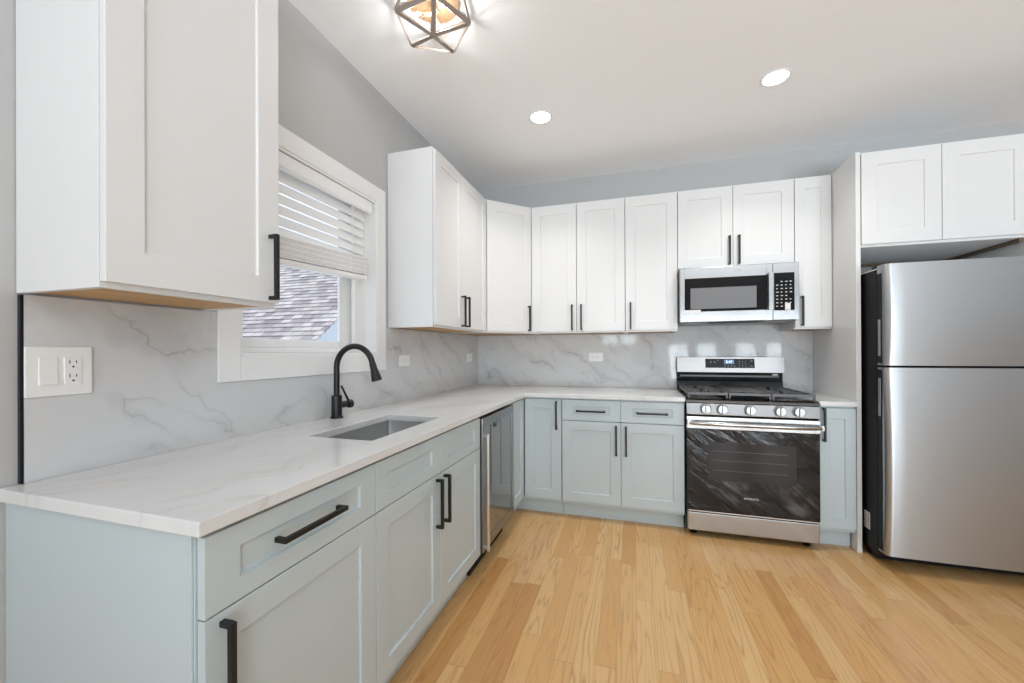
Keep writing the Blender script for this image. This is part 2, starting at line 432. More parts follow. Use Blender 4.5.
# window over the sink
CX = .018
bm = BM()
CO = (-2.499, -1.497, 1.122, 2.178)               # casing outer
box(bm, 0, CX, CO[0], WY0, CO[2], CO[3]); box(bm, 0, CX, WY1, CO[1], CO[2], CO[3])
box(bm, 0, CX, WY0, WY1, CO[2], WZ0); box(bm, 0, CX, WY0, WY1, WZ1, CO[3])
win = struct('window_1', bm, M_trim, bevel=.002)
win['label'] = 'white cased window over the sink'
bm = BM()                                          # jamb liner
t = .012
box(bm, -.135, CX-.004, WY0, WY0+t, WZ0, WZ1); box(bm, -.135, CX-.004, WY1-t, WY1, WZ0, WZ1)
box(bm, -.135, CX-.004, WY0+t, WY1-t, WZ0, WZ0+t); box(bm, -.135, CX-.004, WY0+t, WY1-t, WZ1-t, WZ1)
obj('jamb', bm, M_trim, win, .001)
def ring(name, x0, x1, a0, a1, c0, c1, w, m, parent, bev=.002):
    bm = BM(); box(bm, x0, x1, a0, a0+w, c0, c1); box(bm, x0, x1, a1-w, a1, c0, c1)
    box(bm, x0, x1, a0+w, a1-w, c0, c0+w); box(bm, x0, x1, a0+w, a1-w, c1-w, c1)
    return obj(name, bm, m, parent, bev)
def ring4(name, x0, x1, a0, a1, c0, c1, wl, wr, wb, wt, m, parent, bev=.002):
    bm = BM(); box(bm, x0, x1, a0, a0+wl, c0, c1); box(bm, x0, x1, a1-wr, a1, c0, c1)
    box(bm, x0, x1, a0+wl, a1-wr, c0, c0+wb); box(bm, x0, x1, a0+wl, a1-wr, c1-wt, c1)
    return obj(name, bm, m, parent, bev)
ring4('window_frame', -.13, -.055, WY0+t, WY1-t, WZ0+t, WZ1-t, .03, .072, .022, .03, M_vinyl, win)
bx('window_stop', (-.075, -.05, WY1-t-.0985, WY1-t-.0725, WZ0+t+.022, WZ1-t-.03), M_vinyl, win, .002)
sash = ring4('sash', -.104, -.092, WY0+t+.03, WY1-t-.0725, WZ0+t+.0225, WZ1-t-.0305, .05, .098, .038, .05, M_vinyl, win)
bx('pane', (-.1035, -.1005, WY0+t+.078, WY1-t-.168, WZ0+t+.058, WZ1-t-.078), M_glass, sash, 0)

# neighbouring house seen through the pane
nh = thing('neighbour_house', 'grey shingled roof and pale blue gable of the house outside the window', 'house', (-2.5, .8, 0))
pitch = math.atan(.77)
P0 = Vector((-2.42, .59, 1.40))                     # a point of the rake edge
sl = Vector((0, math.cos(pitch), math.sin(pitch)))
nrm = Vector((0, -math.sin(pitch), math.cos(pitch)))
bm = BM(); n_c = 40; step = .105; start = -1.2
for i in range(n_c):
    a = P0 + sl*(start+i*step); b = P0 + sl*(start+(i+1.12)*step)
    lift = nrm*.012
    for (xa, xb) in ((-9, -2.42),):
        q = [Vector((xa, a.y, a.z))+lift, Vector((xb, a.y, a.z))+lift, Vector((xb, b.y, b.z)), Vector((xa, b.y, b.z))]
        top = [bm.verts.new(p) for p in q]; bot = [bm.verts.new(p-nrm*.02) for p in q]
        bm.faces.new(top); bm.faces.new(bot[::-1])
        for k in range(4): bm.faces.new((top[k], bot[k], bot[(k+1) % 4], top[(k+1) % 4]))
# ridge cap
e = P0 + sl*(start+n_c*step)
roof = obj('roof', bm, M_shingle, nh)
bm = BM()
ye, ze = e.y, e.z; ys = (P0+sl*start).y; zs_ = (P0+sl*start).z
prism_x(bm, [(ys+.05, -.3), (2*ye-ys-.05, -.3), (2*ye-ys-.05, zs_-.06), (ye, ze-.06), (ys+.05, zs_-.06)], -9, -2.55)
obj('gable_wall', bm, M_siding, nh)
bm = BM()
d = nrm*.14
for off in (0,):
    q = [P0+sl*start, P0+sl*(start+n_c*step), P0+sl*(start+n_c*step)-d, P0+sl*start-d]
    f = [bm.verts.new((-2.44, p.y, p.z-.012)) for p in q]; g = [bm.verts.new((-2.56, p.y, p.z-.012)) for p in q]
    bm.faces.new(f); bm.faces.new(g[::-1])
    for k in range(4): bm.faces.new((f[k], f[(k+1) % 4], g[(k+1) % 4], g[k]))
obj('rake_board', bm, mat('rake_board_paint', srgb(200, 210, 220), .6), nh)

# window blind
bl = thing('window_blind', 'white slatted blind half raised inside the window over the sink', 'blind', (-.03, -2.0, 1.62))
BY0, BY1 = WY0+t+.006, WY1-t-.022
bm = BM(); prism_x(bm, [(0, 0)]*0 or [(-.05, 2.075), (.006, 2.075), (.006, 2.02), (0, 2.008), (-.004, 2.008), (-.004, 2.06), (-.05, 2.06)], 0, 1)
# profile is (x,z) here: swap axes into place
for v in bm.verts:
    s_, px_, pz_ = v.co.x, v.co.y, v.co.z
    v.co = Vector((px_, BY0 + s_*(BY1-BY0), pz_))
obj('valance', bm, M_blind, bl, .001)
bx('head_rail', (-.05, -.006, BY0+.004, BY1-.004, 2.028, 2.058), M_blind, bl)
bm = BM()
ang = math.radians(70)
SX = -.032
SY0, SY1 = BY0+.012, BY1-.030
zz = [1.985-.0475*i for i in range(6)]
for z in zz:
    c_, s_ = math.cos(ang)*.025, math.sin(ang)*.025
    n0 = Vector((math.sin(ang), 0, math.cos(ang)))*.0013
    for q in ([Vector((SX-c_, 0, z+s_)), Vector((SX+c_, 0, z-s_))],):
        a, b = q
        pr = [a+n0, b+n0, b-n0, a-n0]
        f = [bm.verts.new((p.x, SY0, p.z)) for p in pr]; g = [bm.verts.new((p.x, SY1, p.z)) for p in pr]
        bm.faces.new(f); bm.faces.new(g[::-1])
        for k in range(4): bm.faces.new((f[k], g[k], g[(k+1) % 4], f[(k+1) % 4]))
obj('slats', bm, M_blind, bl)
bm = BM()
def droop(bm):       # the near end hangs a little lower
    for v in bm.verts: v.co.z -= .05*(SY1-v.co.y)
for i in range(12):
    z = 1.662+.0078*i; sh = .0015*((i*7) % 3-1)
    box(bm, SX-.025+sh, SX+.025+sh, SY0, SY1, z, z+.0064)
droop(bm); obj('gathered_slats', bm, M_blind, bl)
bm = BM(); box(bm, SX-.026, SX+.026, SY0-.002, SY1+.002, 1.632, 1.656); droop(bm); obj('bottom_rail', bm, M_blind, bl, .004)
for yy in (SY0+.1, SY1-.12):
    bm = BM(); tube(bm, [(SX+.027, yy, 2.03), (SX+.0275, yy, 1.8), (SX+.0275, yy, 1.64-.05*(SY1-yy))], .0013, 8); obj('ladder_cord', bm, M_blind, bl)

# ------------------------------------------------------------------ cabinets
BZ0, BZ1 = .11, .882
def panel_shell(bm, x0, x1, y0, y1, z0, z1, open_side, t=.016, top=True):
    """thin-walled box with no front; open_side in '+x', '-y'"""
    if open_side == '-y':
        box(bm, x0, x0+t, y0, y1, z0, z1); box(bm, x1-t, x1, y0, y1, z0, z1)
        box(bm, x0+t, x1-t, y1-.006, y1, z0, z1); box(bm, x0+t, x1-t, y0, y1-.006, z0, z0+t)
        if top: box(bm, x0+t, x1-t, y0, y1-.006, z1-t, z1)
    else:
        box(bm, x0, x1, y0, y0+t, z0, z1); box(bm, x0, x1, y1-t, y1, z0, z1)
        box(bm, x0, x0+.006, y0+t, y1-t, z0, z1); box(bm, x0+.006, x1, y0+t, y1-t, z0, z0+t)
        if top: box(bm, x0+.006, x1, y0+t, y1-t, z1-t, z1)
def base_left(y0, y1, mids=(), toe=True, z_rail=None, back=.004):
    """base carcass on the left wall, front face at X=.609"""
    bm = BM(); X = .609
    panel_shell(bm, back, X-.019, y0, y1, BZ0, BZ1, '+x', top=False)
    box(bm, X-.019, X, y0, y0+.036, BZ0, BZ1); box(bm, X-.019, X, y1-.036, y1, BZ0, BZ1)
    box(bm, X-.019, X, y0+.036, y1-.036, BZ1-.034, BZ1); box(bm, X-.019, X, y0+.036, y1-.036, BZ0, BZ0+.034)
    if z_rail: box(bm, X-.019, X, y0+.036, y1-.036, z_rail-.018, z_rail+.018)
    for q in mids: box(bm, X-.019, X, q-.02, q+.02, BZ0+.034, (z_rail or BZ1)-.018)
    return bm
def base_back(x0, x1, mids=(), z_rail=None):
    bm = BM(); Y = -.609
    panel_shell(bm, x0, x1, Y+.019, -.004, BZ0, BZ1, '-y', top=False)
    box(bm, x0, x0+.036, Y, Y+.019, BZ0, BZ1); box(bm, x1-.036, x1, Y, Y+.019, BZ0, BZ1)
    box(bm, x0+.036, x1-.036, Y, Y+.019, BZ1-.034, BZ1); box(bm, x0+.036, x1-.036, Y, Y+.019, BZ0, BZ0+.034)
    if z_rail: box(bm, x0+.036, x1-.036, Y, Y+.019, z_rail-.018, z_rail+.018)
    for q in mids: box(bm, q-.02, q+.02, Y, Y+.019, BZ0+.034, BZ1-.034)
    return bm
UL, NL = (0, 1), (1, 0)        # left run: seen from the room, left end is the near (-Y) end
UB, NB = (1, 0), (0, -1)
FX, FY = .6105, -.6105         # back planes of fronts
# near end base cabinet
c = thing('base_cabinet', 'grey-blue base cabinet at the near end of the counter, drawer over one door', 'cabinet', (.305, -2.72, 0), 'grey-blue base cabinets')
bm = base_left(-2.99, -2.452, z_rail=.708); obj('body', bm, M_blue, c, .001)
bx('end_panel', (.002, .607, -2.9955, -2.9905, 0.0, BZ1), M_blue, c, .001)
bx('toe_kick', (.02, .548, -2.985, -2.453, 0, BZ0-.001), M_blue, c, .001)
d = shaker('drawer', c, M_blue, (FX, -2.986), UL, NL, .5365, .7115, .871, .075, .047)
pull(d, (FX, -2.986), UL, NL, .262, .797, False, .21)
d = shaker('door', c, M_blue, (FX, -2.986), UL, NL, .5365, .133, .708, .073, .066)
pull(d, (FX, -2.986), UL, NL, .034, .59)
# sink base
c = thing('sink_cabinet', 'grey-blue sink base cabinet with two doors under the faucet', 'cabinet', (.305, -1.99, 0), 'grey-blue base cabinets')
bm = base_left(-2.4495, -1.536, mids=(-2.0,), z_rail=.708); obj('body', bm, M_blue, c, .001)
bx('toe_kick', (.02, .548, -2.449, -1.537, 0, BZ0-.001), M_blue, c, .001)
shaker('false_drawer_front', c, M_blue, (FX, -2.446), UL, NL, .4430, .7115, .871, .07, .047)
shaker('false_drawer_front', c, M_blue, (FX, -2.0005), UL, NL, .4635, .7115, .871, .08, .047)
d = shaker('door', c, M_blue, (FX, -2.446), UL, NL, .4430, .133, .708)
pull(d, (FX, -2.446), UL, NL, .4085, .592)
d = shaker('door', c, M_blue, (FX, -2.0005), UL, NL, .4635, .133, .708)
pull(d, (FX, -2.0005), UL, NL, .032, .592)
# corner base with two-leaf door
c = thing('corner_cabinet', 'grey-blue corner base cabinet with an L-shaped two-leaf door', 'cabinet', (.4, -.4, 0), 'grey-blue base cabinets')
bm = BM()
pts = [(.004, -.004), (.914, -.004), (.914, -.609), (.609, -.609), (.609, -.941), (.004, -.941)]
prism(bm, pts, BZ0, BZ0+.018)
box(bm, .004, .012, -.941, -.004, BZ0+.018, BZ1); box(bm, .012, .914, -.012, -.004, BZ0+.018, BZ1)
box(bm, .898, .914, -.609, -.012, BZ0+.018, BZ1); box(bm, .012, .609, -.941, -.925, BZ0+.018, BZ1)
box(bm, .59, .609, -.925, -.609, BZ1-.03, BZ1); box(bm, .609, .898, -.609, -.59, BZ1-.03, BZ1)
box(bm, .59, .609, -.925, -.895, BZ0+.018, BZ1-.03)
obj('body', bm, M_blue, c, .001)
bm = BM(); prism(bm, [(.02, -.02), (.913, -.02), (.913, -.548), (.548, -.548), (.548, -.93), (.02, -.93)], 0, BZ0-.001); obj('toe_kick', bm, M_blue, c, .001)
shaker('door_leaf', c, M_blue, (FX, -.938), UL, NL, .303, .133, .872, .068, .066)
d = shaker('door_leaf', c, M_blue, (.634, FY), UB, NB, .277, .133, .872, .073, .066)
pull(d, (.634, FY), UB, NB, .245, .757, L=.208)
# back run base
c = thing('base_cabinet', 'grey-blue base cabinet left of the stove, two drawers over two doors', 'cabinet', (1.333, -.305, 0), 'grey-blue base cabinets')
bm = base_back(.9155, 1.753, mids=(1.336,), z_rail=.718); obj('body', bm, M_blue, c, .001)
bx('toe_kick', (.916, 1.752, -.548, -.02, 0, BZ0-.001), M_blue, c, .001)
for x0, w, hx in ((.9195, .415, .375), (1.3375, .412, .034)):
    d = shaker('drawer', c, M_blue, (x0, FY), UB, NB, w, .726, .872, .075, .045)
    pull(d, (x0, FY), UB, NB, w/2, .795, False)
    d = shaker('door', c, M_blue, (x0, FY), UB, NB, w, .133, .719, .07, .066)
    pull(d, (x0, FY), UB, NB, hx+.01 if hx > .1 else hx, .594, L=.208)
# slim base right of range
c = thing('base_cabinet', 'slim grey-blue base cabinet between the stove and the refrigerator', 'cabinet', (2.62, -.305, 0), 'grey-blue base cabinets')
bm = base_back(2.519, 2.714); obj('body', bm, M_blue, c, .001)
bx('toe_kick', (2.52, 2.713, -.548, -.02, 0, BZ0-.001), M_blue, c, .001)
d = shaker('door', c, M_blue, (2.5205, FY), UB, NB, .191, .133, .872, .055, .066)
pull(d, (2.5205, FY), UB, NB, .022, .77)

# tall panel by the refrigerator
bm = BM(); box(bm, 2.7185, 2.743, -.622, -.003, 0, 2.428)
tag(obj('side_panel', bm, M_white, None, .0015), 'tall white panel between the slim base cabinet and the refrigerator', 'panel', 'refrigerator surround panels')
bm = BM(); box(bm, 3.532, 3.556, -.622, -.003, 0, 2.428)
tag(obj('side_panel', bm, M_white, None, .0015), 'tall white panel on the far right side of the refrigerator', 'panel', 'refrigerator surround panels')

# ------------------------------------------------------------------ wall cabinets
UZ0, UZ1 = 1.3745, 2.428
def upper(c, axis, a0, a1, z0, z1, depth=.305, under=None):
    """axis 'L': on left wall spanning Y a0..a1; 'B': on back wall spanning X a0..a1"""
    def tr(p0, p1, d0, d1, q0, q1, bm):
        if axis == 'L': box(bm, d0, d1, p0, p1, q0, q1)
        else: box(bm, p0, p1, -d1, -d0, q0, q1)
    bm = BM(); T = .016
    tr(a0, a0+T, .003, depth, z0, z1, bm); tr(a1-T, a1, .003, depth, z0, z1, bm)
    tr(a0+T, a1-T, .003, depth, z1-T, z1, bm); tr(a0+T, a1-T, .003, .009, z0+.018, z1-T, bm)
    tr(a0+T, a1-T, depth-.019, depth, z0, z0+.036, bm); tr(a0+T, a1-T, depth-.019, depth, z1-.04, z1-T, bm)
    obj('body', bm, M_white, c, .0008)
    bm = BM(); tr(a0+T, a1-T, .009, depth-.019, z0+(.004 if not under else .001), z0+.016, bm)
    bb = obj('bottom_board', bm, under or M_wood, c)
    if not under: bb['label'] = 'unpainted wooden underside'
UF = .3065
c = thing('wall_cabinet', 'large white wall cabinet at near left over the light switch, one door', 'cabinet', (.15, -2.74, UZ0), 'white wall cabinets')
upper(c, 'L', -2.978, -2.5295, UZ0, UZ1)
d = shaker('door', c, M_white, (UF, -2.9765), UL, NL, .4455, 1.387, 2.414, .074, .078)
pull(d, (UF, -2.9765), UL, NL, .411, 1.4975)
c = thing('wall_cabinet', 'white two-door wall cabinet right of the window', 'cabinet', (.15, -1.03, UZ0), 'white wall cabinets')
upper(c, 'L', -1.4555, -.612, UZ0, UZ1)
d = shaker('door', c, M_white, (UF, -1.452), UL, NL, .394, 1.387, 2.414, .07, .07)
pull(d, (UF, -1.452), UL, NL, .362, 1.498)
d = shaker('door', c, M_white, (UF, -1.055), UL, NL, .436, 1.387, 2.414, .07, .07)
pull(d, (UF, -1.055), UL, NL, .035, 1.498)
# diagonal corner
c = thing('corner_wall_cabinet', 'white diagonal wall cabinet in the corner between the two runs', 'cabinet', (.25, -.25, UZ0), 'white wall cabinets')
q = [(.003, -.003), (.609, -.003), (.609, -.305), (.305, -.609), (.003, -.609)]
bm = BM(); prism(bm, q, UZ0+.024, UZ1)
# skirt of the face frame and side panels
box(bm, .593, .609, -.305, -.003, UZ0, UZ0+.024); box(bm, .003, .305, -.609, -.593, UZ0, UZ0+.024)
prism(bm, [(.593, -.305), (.609, -.305), (.305, -.609), (.305, -.593)], UZ0, UZ0+.024)
obj('body', bm, M_white, c, .0008)
bm = BM(); prism(bm, [(.012, -.012), (.592, -.012), (.592, -.300), (.300, -.592), (.012, -.592)], UZ0+.004, UZ0+.0235); obj('bottom_board', bm, M_wood, c, label='unpainted wooden underside')
s2 = math.sqrt(.5)
org = (.457-.2*s2+.0015*s2, -.457-.2*s2-.0015*s2)
d = shaker('door', c, M_white, org, (s2, s2), (s2, -s2), .40, 1.387, 2.414, .075, .07)
pull(d, org, (s2, s2), (s2, -s2), .372, 1.498)
def back_upper(label, x0, x1, z0, doors, depth=.305):
    c = thing('wall_cabinet', label, 'cabinet', ((x0+x1)/2, -.15, z0), 'white wall cabinets')
    upper(c, 'B', x0, x1, z0, UZ1, depth)
    for d0, d1, hs in doors:
        zb = z0+.0125
        d = shaker('door', c, M_white, (d0, -depth-.0015), UB, NB, d1-d0, zb, 2.414, .074 if d1-d0 > .25 else .06, .07)
        if hs is not None: pull(d, (d0, -depth-.0015), UB, NB, hs-d0, z0+.124)
    return c
back_upper('white two-door wall cabinet on the back wall next to the corner', .6105, 1.3635, UZ0, ((.617, .986, .953), (.990, 1.3615, 1.026)))
back_upper('white single-door wall cabinet just left of the microwave', 1.3645, 1.743, UZ0, ((1.3665, 1.741, 1.404),))
back_upper('short white two-door wall cabinet above the microwave', 1.744, 2.4965, 1.828, ((1.746, 2.1135, 2.0895), (2.1165, 2.4945, 2.151)))
back_upper('narrow white wall cabinet between the microwave and the tall panel', 2.4975, 2.7165, UZ0, ((2.4995, 2.7145, 2.537),))
c = thing('refrigerator_cabinet', 'deep white two-door cabinet above the refrigerator', 'cabinet', (3.13, -.3, 1.85), 'white wall cabinets')
upper(c, 'B', 2.7445, 3.531, 1.851, UZ1, .603, M_white)
shaker('door', c, M_white, (2.748, -.6045), UB, NB, .382, 1.866, 2.416, .078, .075)
shaker('door', c, M_white, (3.133, -.6045), UB, NB, .394, 1.866, 2.416, .078, .075)
bm = BM(); box(bm, 2.7605, 3.514, -.03, -.0105, 1.832, 1.864); box(bm, 3.494, 3.514, -.583, -.031, 1.832, 1.864)
obj('cleat', bm, mat('dark_plywood_edge', srgb(104, 86, 68), .6), c, label='unpainted wooden cleat strips')

# ------------------------------------------------------------------ countertops and sink
CT0, CT1 = .884, .914
HY0, HY1, HX0, HX1 = -2.337, -1.808, .246, .532
bm = BM()
# L slab with a rectangular cut-out built as one surface
def slab(bm, quads, z0, z1):
    for a, b, c_, d_ in quads: box(bm, a, b, c_, d_, z0, z1)
xs = [.002, HX0, HX1, .648]; ysn = [-3.010, HY0, HY1, -.648, -.002]
cells = []
vt = {}
def gv(x, y, z):
    k = (round(x, 4), round(y, 4), round(z, 4))
    if k not in vt: vt[k] = bm.verts.new((x, y, z))
    return vt[k]
X_ = xs + [1.7555]
solid = set()
for i in range(len(X_)-1):
    for j in range(len(ysn)-1):
        if i == 1 and j == 1: continue
        if i == 3 and j != 3: continue
        solid.add((i, j))
for (i, j) in solid:
    x0, x1, y0, y1 = X_[i], X_[i+1], ysn[j], ysn[j+1]
    bm.faces.new([gv(x0, y0, CT1), gv(x1, y0, CT1), gv(x1, y1, CT1), gv(x0, y1, CT1)])
    bm.faces.new([gv(x0, y1, CT0), gv(x1, y1, CT0), gv(x1, y0, CT0), gv(x0, y0, CT0)])
    for (di, dj, p, q_) in ((-1, 0, (x0, y1), (x0, y0)), (1, 0, (x1, y0), (x1, y1)), (0, -1, (x0, y0), (x1, y0)), (0, 1, (x1, y1), (x0, y1))):
        if (i+di, j+dj) not in solid:
            bm.faces.new([gv(*p, CT0), gv(*q_, CT0), gv(*q_, CT1), gv(*p, CT1)])
tag(obj('countertop', bm, M_counter, None, .003), 'long L-shaped white quartz countertop holding the sink', 'countertop', 'quartz countertops')
bm = BM(); box(bm, 2.5165, 2.717, -.648, -.002, CT0, CT1)
tag(obj('countertop', bm, M_counter, None, .003), 'small white quartz countertop piece between stove and tall panel', 'countertop', 'quartz countertops')
# backsplash
bm = BM()
ST = .012
box(bm, .0005, ST, -2.969, CO[0]-.001, CT1+.0005, UZ0-.002)
box(bm, .0005, ST, CO[0]-.001, CO[1]+.001, CT1+.0005, CO[2]-.001)
box(bm, .0005, ST, CO[1]+.001, -.0005, CT1+.0005, UZ0-.002)
bmesh.ops.remove_doubles(bm, verts=bm.verts, dist=1e-5)
tag(obj('backsplash', bm, M_splash, None), 'grey veined marble backsplash on the left wall around the sink window', 'backsplash', 'marble backsplashes')
bm = BM(); box(bm, ST+.0005, 1.7435, -ST, -.0005, CT1+.0005, UZ0-.002); box(bm, 1.7435, 2.4975, -ST, -.0005, CT1+.0005, 1.425); box(bm, 2.4975, 2.717, -ST, -.0005, CT1+.0005, UZ0-.002)
bmesh.ops.remove_doubles(bm, verts=bm.verts, dist=1e-5)
tag(obj('backsplash', bm, M_splash, None), 'grey veined marble backsplash on the back wall behind the stove', 'backsplash', 'marble backsplashes')
bm = BM(); box(bm, .0005, .0125, -2.9755, -2.9695, CT1+.001, UZ0-.003)
tag(obj('edge_trim', bm, mat('dark_edge_metal', (.012, .014, .02, 1), .3, .5), None, .001), 'thin black edge strip ending the marble backsplash at far left', 'trim strip')
# sink
sk = thing('sink', 'undermount stainless steel sink basin set in the quartz countertop', 'sink', (.39, -2.07, .66))
bm = BM()
o = .006; x0, x1, y0, y1 = HX0-o, HX1+o, HY0-o, HY1+o; zt, zb = CT0-.0008, .672
def rr(x0, x1, y0, y1, r, z, n=6):
    out = []
    for cx_, cy_, a0 in ((x1-r, y1-r, 0), (x0+r, y1-r, 90), (x0+r, y0+r, 180), (x1-r, y0+r, 270)):
        for k in range(n+1):
            a = math.radians(a0+90*k/n); out.append((cx_+r*math.cos(a), cy_+r*math.sin(a), z))
    return out
loops = [rr(x0-.016, x1+.016, y0-.016, y1+.016, .02, zt), rr(x0, x1, y0, y1, .012, zt), rr(x0, x1, y0, y1, .012, zb+.02), rr(x0+.006, x1-.006, y0+.006, y1-.006, .014, zb+.005), rr(x0+.02, x1-.02, y0+.02, y1-.02, .02, zb), ]
outer = [rr(x0-.003, x1+.003, y0-.003, y1+.003, .014, zb-.003), rr(x0-.003, x1+.003, y0-.003, y1+.003, .014, zt-.002), rr(x0-.016, x1+.016, y0-.016, y1+.016, .02, zt-.002)]
seq = outer + loops
rings = [[bm.verts.new(p) for p in l] for l in seq]
for a, b in zip(rings, rings[1:]):
    n = len(a)
    for k in range(n): bm.faces.new((a[k], a[(k+1) % n], b[(k+1) % n], b[k]))
bm.faces.new(rings[-1]); bm.faces.new(rings[0][::-1])
obj('basin', bm, M_sink, sk, smooth=True)
bm = BM(); lathe(bm, [(.001, .0005), (.03, .0005), (.045, .003), (.048, .001), (.048, 0.0002)], ((x0+x1)/2, (y0+y1)/2, zb)); obj('drain', bm, M_chrome, sk, smooth=True)
# faucet
fa = thing('faucet', 'matte black gooseneck pull-down faucet behind the sink', 'faucet', (.066, -1.967, CT1))
fy = -1.967
bm = BM(); lathe(bm, [(.029, .0006), (.029, .006), (.0245, .010), (.0235, .105), (.0225, .108), (.016, .110)], (.066, fy, CT1)); obj('base', bm, M_black, fa, .0005, True)
P = [(.066, fy, 1.02), (.066, fy, 1.10)]
rad = .101; cxx, czz = .066+rad, 1.155
for k in range(0, 17):
    a = math.radians(180-k*(168/16)); P.append((cxx+rad*math.cos(a), fy, czz+rad*math.sin(a)))
bm = BM(); tube(bm, P, .0135, 20); obj('spout', bm, M_black, fa, smooth=True)
e0 = Vector(P[-1]); dr = (Vector(P[-1])-Vector(P[-2])).normalized()
bm = BM(); tube(bm, [e0-dr*.002, e0+dr*.004, e0+dr*.03, e0+dr*.068, e0+dr*.082, e0+dr*.084], [.0142, .0150, .0165, .0225, .0240, .0215], 20); obj('spray_head', bm, M_black, fa, smooth=True)
bm = BM(); tube(bm, [(.070, fy+.016, .975), (.080, fy+.056, .975), (.082, fy+.058, .975), (.083, fy+.064, .975), (.086, fy+.078, .975), (.0865, fy+.080, .975)], [.0155, .0155, .0195, .0205, .0205, .0165], 18); tube(bm, [(.079, fy+.066, .990), (.076, fy+.045, 1.028), (.074, fy+.022, 1.066)], [.006, .005, .0045], 12)
obj('lever', bm, M_black, fa, smooth=True)

# ------------------------------------------------------------------ wall plates
def socket_face(plate, org, h, sc=1.0, name='receptacle', mt=M_plast):
    """duplex face drawn in plate-local coords: h(s, z, d) -> world"""
    pass
def plate_left(y0, y1, z0, z1, label, x=ST):
    o = thing('wall_plate', label, 'outlet', (x, (y0+y1)/2, z0), 'wall plates')
    bm = BM(); box(bm, x+.0003, x+.006, y0, y1, z0, z1); obj('cover', bm, M_plast, o, .002)
    return o
o = thing('switch_plate', 'white double wall plate with a rocker switch beside an outlet, near left backsplash', 'switch', (ST, -2.907, 1.122), 'wall plates')
bx('cover', (ST+.0003, ST+.0065, -2.9705, -2.844, 1.121, 1.246), M_plast, o, .0022)
def rocker_pos(yc, zc): return (ST+.0062, ST+.0085, yc-.0185, yc+.0185, zc-.0345, zc+.0345)
bm = BM(); yc, zc = -2.934+.004, 1.184
prism_x(bm, [(ST+.006, zc-.034), (ST+.0115, zc-.034), (ST+.0082, zc), (ST+.0088, zc+.034), (ST+.006, zc+.034)], yc-.017, yc+.017)
for v in bm.verts: v.co = Vector((v.co.y, v.co.x, v.co.z))
obj('rocker', bm, M_plast, o, .0008)
yc = -2.884
rc = bx('receptacle', (ST+.006, ST+.0088, yc-.0170, yc+.0170, zc-.034, zc+.034), M_plast, o, .0008)
for zz_ in (zc+.018, zc-.018):
    bm = BM(); X0, X1 = ST+.0086, ST+.0091
    box(bm, X0, X1, yc-.0078, yc-.0058, zz_+.0005, zz_+.0095); box(bm, X0, X1, yc+.0052, yc+.0070, zz_+.0015, zz_+.009)
    lathe(bm, [(.0024, 0), (.0024, .0005)], (X0, yc, zz_-.0075), 'x', 12)
    obj('slot', bm, M_dark, rc)
bm = BM(); box(bm, ST+.0088, ST+.0096, yc-.007, yc+.007, zc-.0022, zc+.0022); obj('test_button', bm, M_plast, rc, .0004)
for yy in (-2.930, -2.884):
    for z_ in (zc-.0475, zc+.0475):
        bm = BM(); lathe(bm, [(.0028, .0063), (.0028, .0071), (.001, .0074)], (ST, yy, z_), 'x', 12); obj('screw', bm, M_plast, o)
def outlet_small(label, along, centre, z, wall):
    w, h = .118, .074           # plates laid sideways
    if wall == 'L':
        loc = (ST, centre, z-h/2); b = (ST+.0003, ST+.006, centre-w/2, centre+w/2, z-h/2, z+h/2)
    else:
        loc = (centre, -ST, z-h/2); b = (centre-w/2, centre+w/2, -ST-.006, -ST-.0003, z-h/2, z+h/2)
    o = thing('outlet', label, 'outlet', loc, 'wall plates')
    bx('cover', b, M_plast, o, .002)
    if wall == 'L': b2 = (ST+.006, ST+.0082, centre-.034, centre+.034, z-.017, z+.017)
    else: b2 = (centre-.034, centre+.034, -ST-.0082, -ST-.006, z-.017, z+.017)
    r = bx('receptacle', b2, M_plast, o, .0006)
    for s in (-.018, .018):
        bm = BM()
        if wall == 'L':
            for dz in (-.006, .0045): box(bm, ST+.008, ST+.0085, centre+s-.004, centre+s+.005, z+dz, z+dz+.0018)
            lathe(bm, [(.0022, 0), (.0022, .0004)], (ST+.0081, centre+s-.009, z), 'x', 10)
        else:
            for dz in (-.006, .0045): box(bm, centre+s-.004, centre+s+.005, -ST-.0085, -ST-.008, z+dz, z+dz+.0018)
            lathe(bm, [(.0022, 0), (.0022, -.0004)], (centre+s-.009, -ST-.0081, z), 'y', 10)
        obj('slot', bm, M_greyscr, r)
outlet_small('white sideways outlet on the left backsplash just right of the window', 'y', -1.293, 1.171, 'L')
outlet_small('white sideways outlet on the left backsplash close to the corner', 'y', -.232, 1.172, 'L')
outlet_small('white sideways outlet on the back wall backsplash', 'x', 1.111, 1.176, 'B')

# ------------------------------------------------------------------ wine cooler
w = thing('beverage_cooler', 'stainless undercounter beverage cooler with a dark glass door beside the sink cabinet', 'cooler', (.3, -1.24, 0))
wy0, wy1 = -1.531, -.945
bx('body', (.01, .607, wy0+.003, wy1-.003, .112, .868), M_blackpl, w, .002)
bx('toe_grille', (.02, .560, wy0+.004, wy1-.004, .0005, .1115), M_blackpl, w, .002)
M_dsteel = steel('shade_darkened_stainless', (.30, .30, .305, 1), .24, 'x', 0)  # stainless copy darkened to paint in the dim reflections on this side
dr_ = ring('door', .609, .642, wy0+.002, wy1-.002, .135, .866, .052, M_dsteel, w, .003)
bx('glass', (.612, .638, wy0+.0545, wy1-.0545, .1875, .8135), M_tint, dr_, .001)
bm = BM(); hx = .668; hy = wy0+.0115
tube(bm, [(hx, hy, .15), (hx, hy, .78)], .0095, 14)
for z in (.165, .765): tube(bm, [(.6405, hy+.006, z), (hx-.004, hy, z)], .0085, 12)
obj('handle', bm, M_sink, dr_, smooth=True)

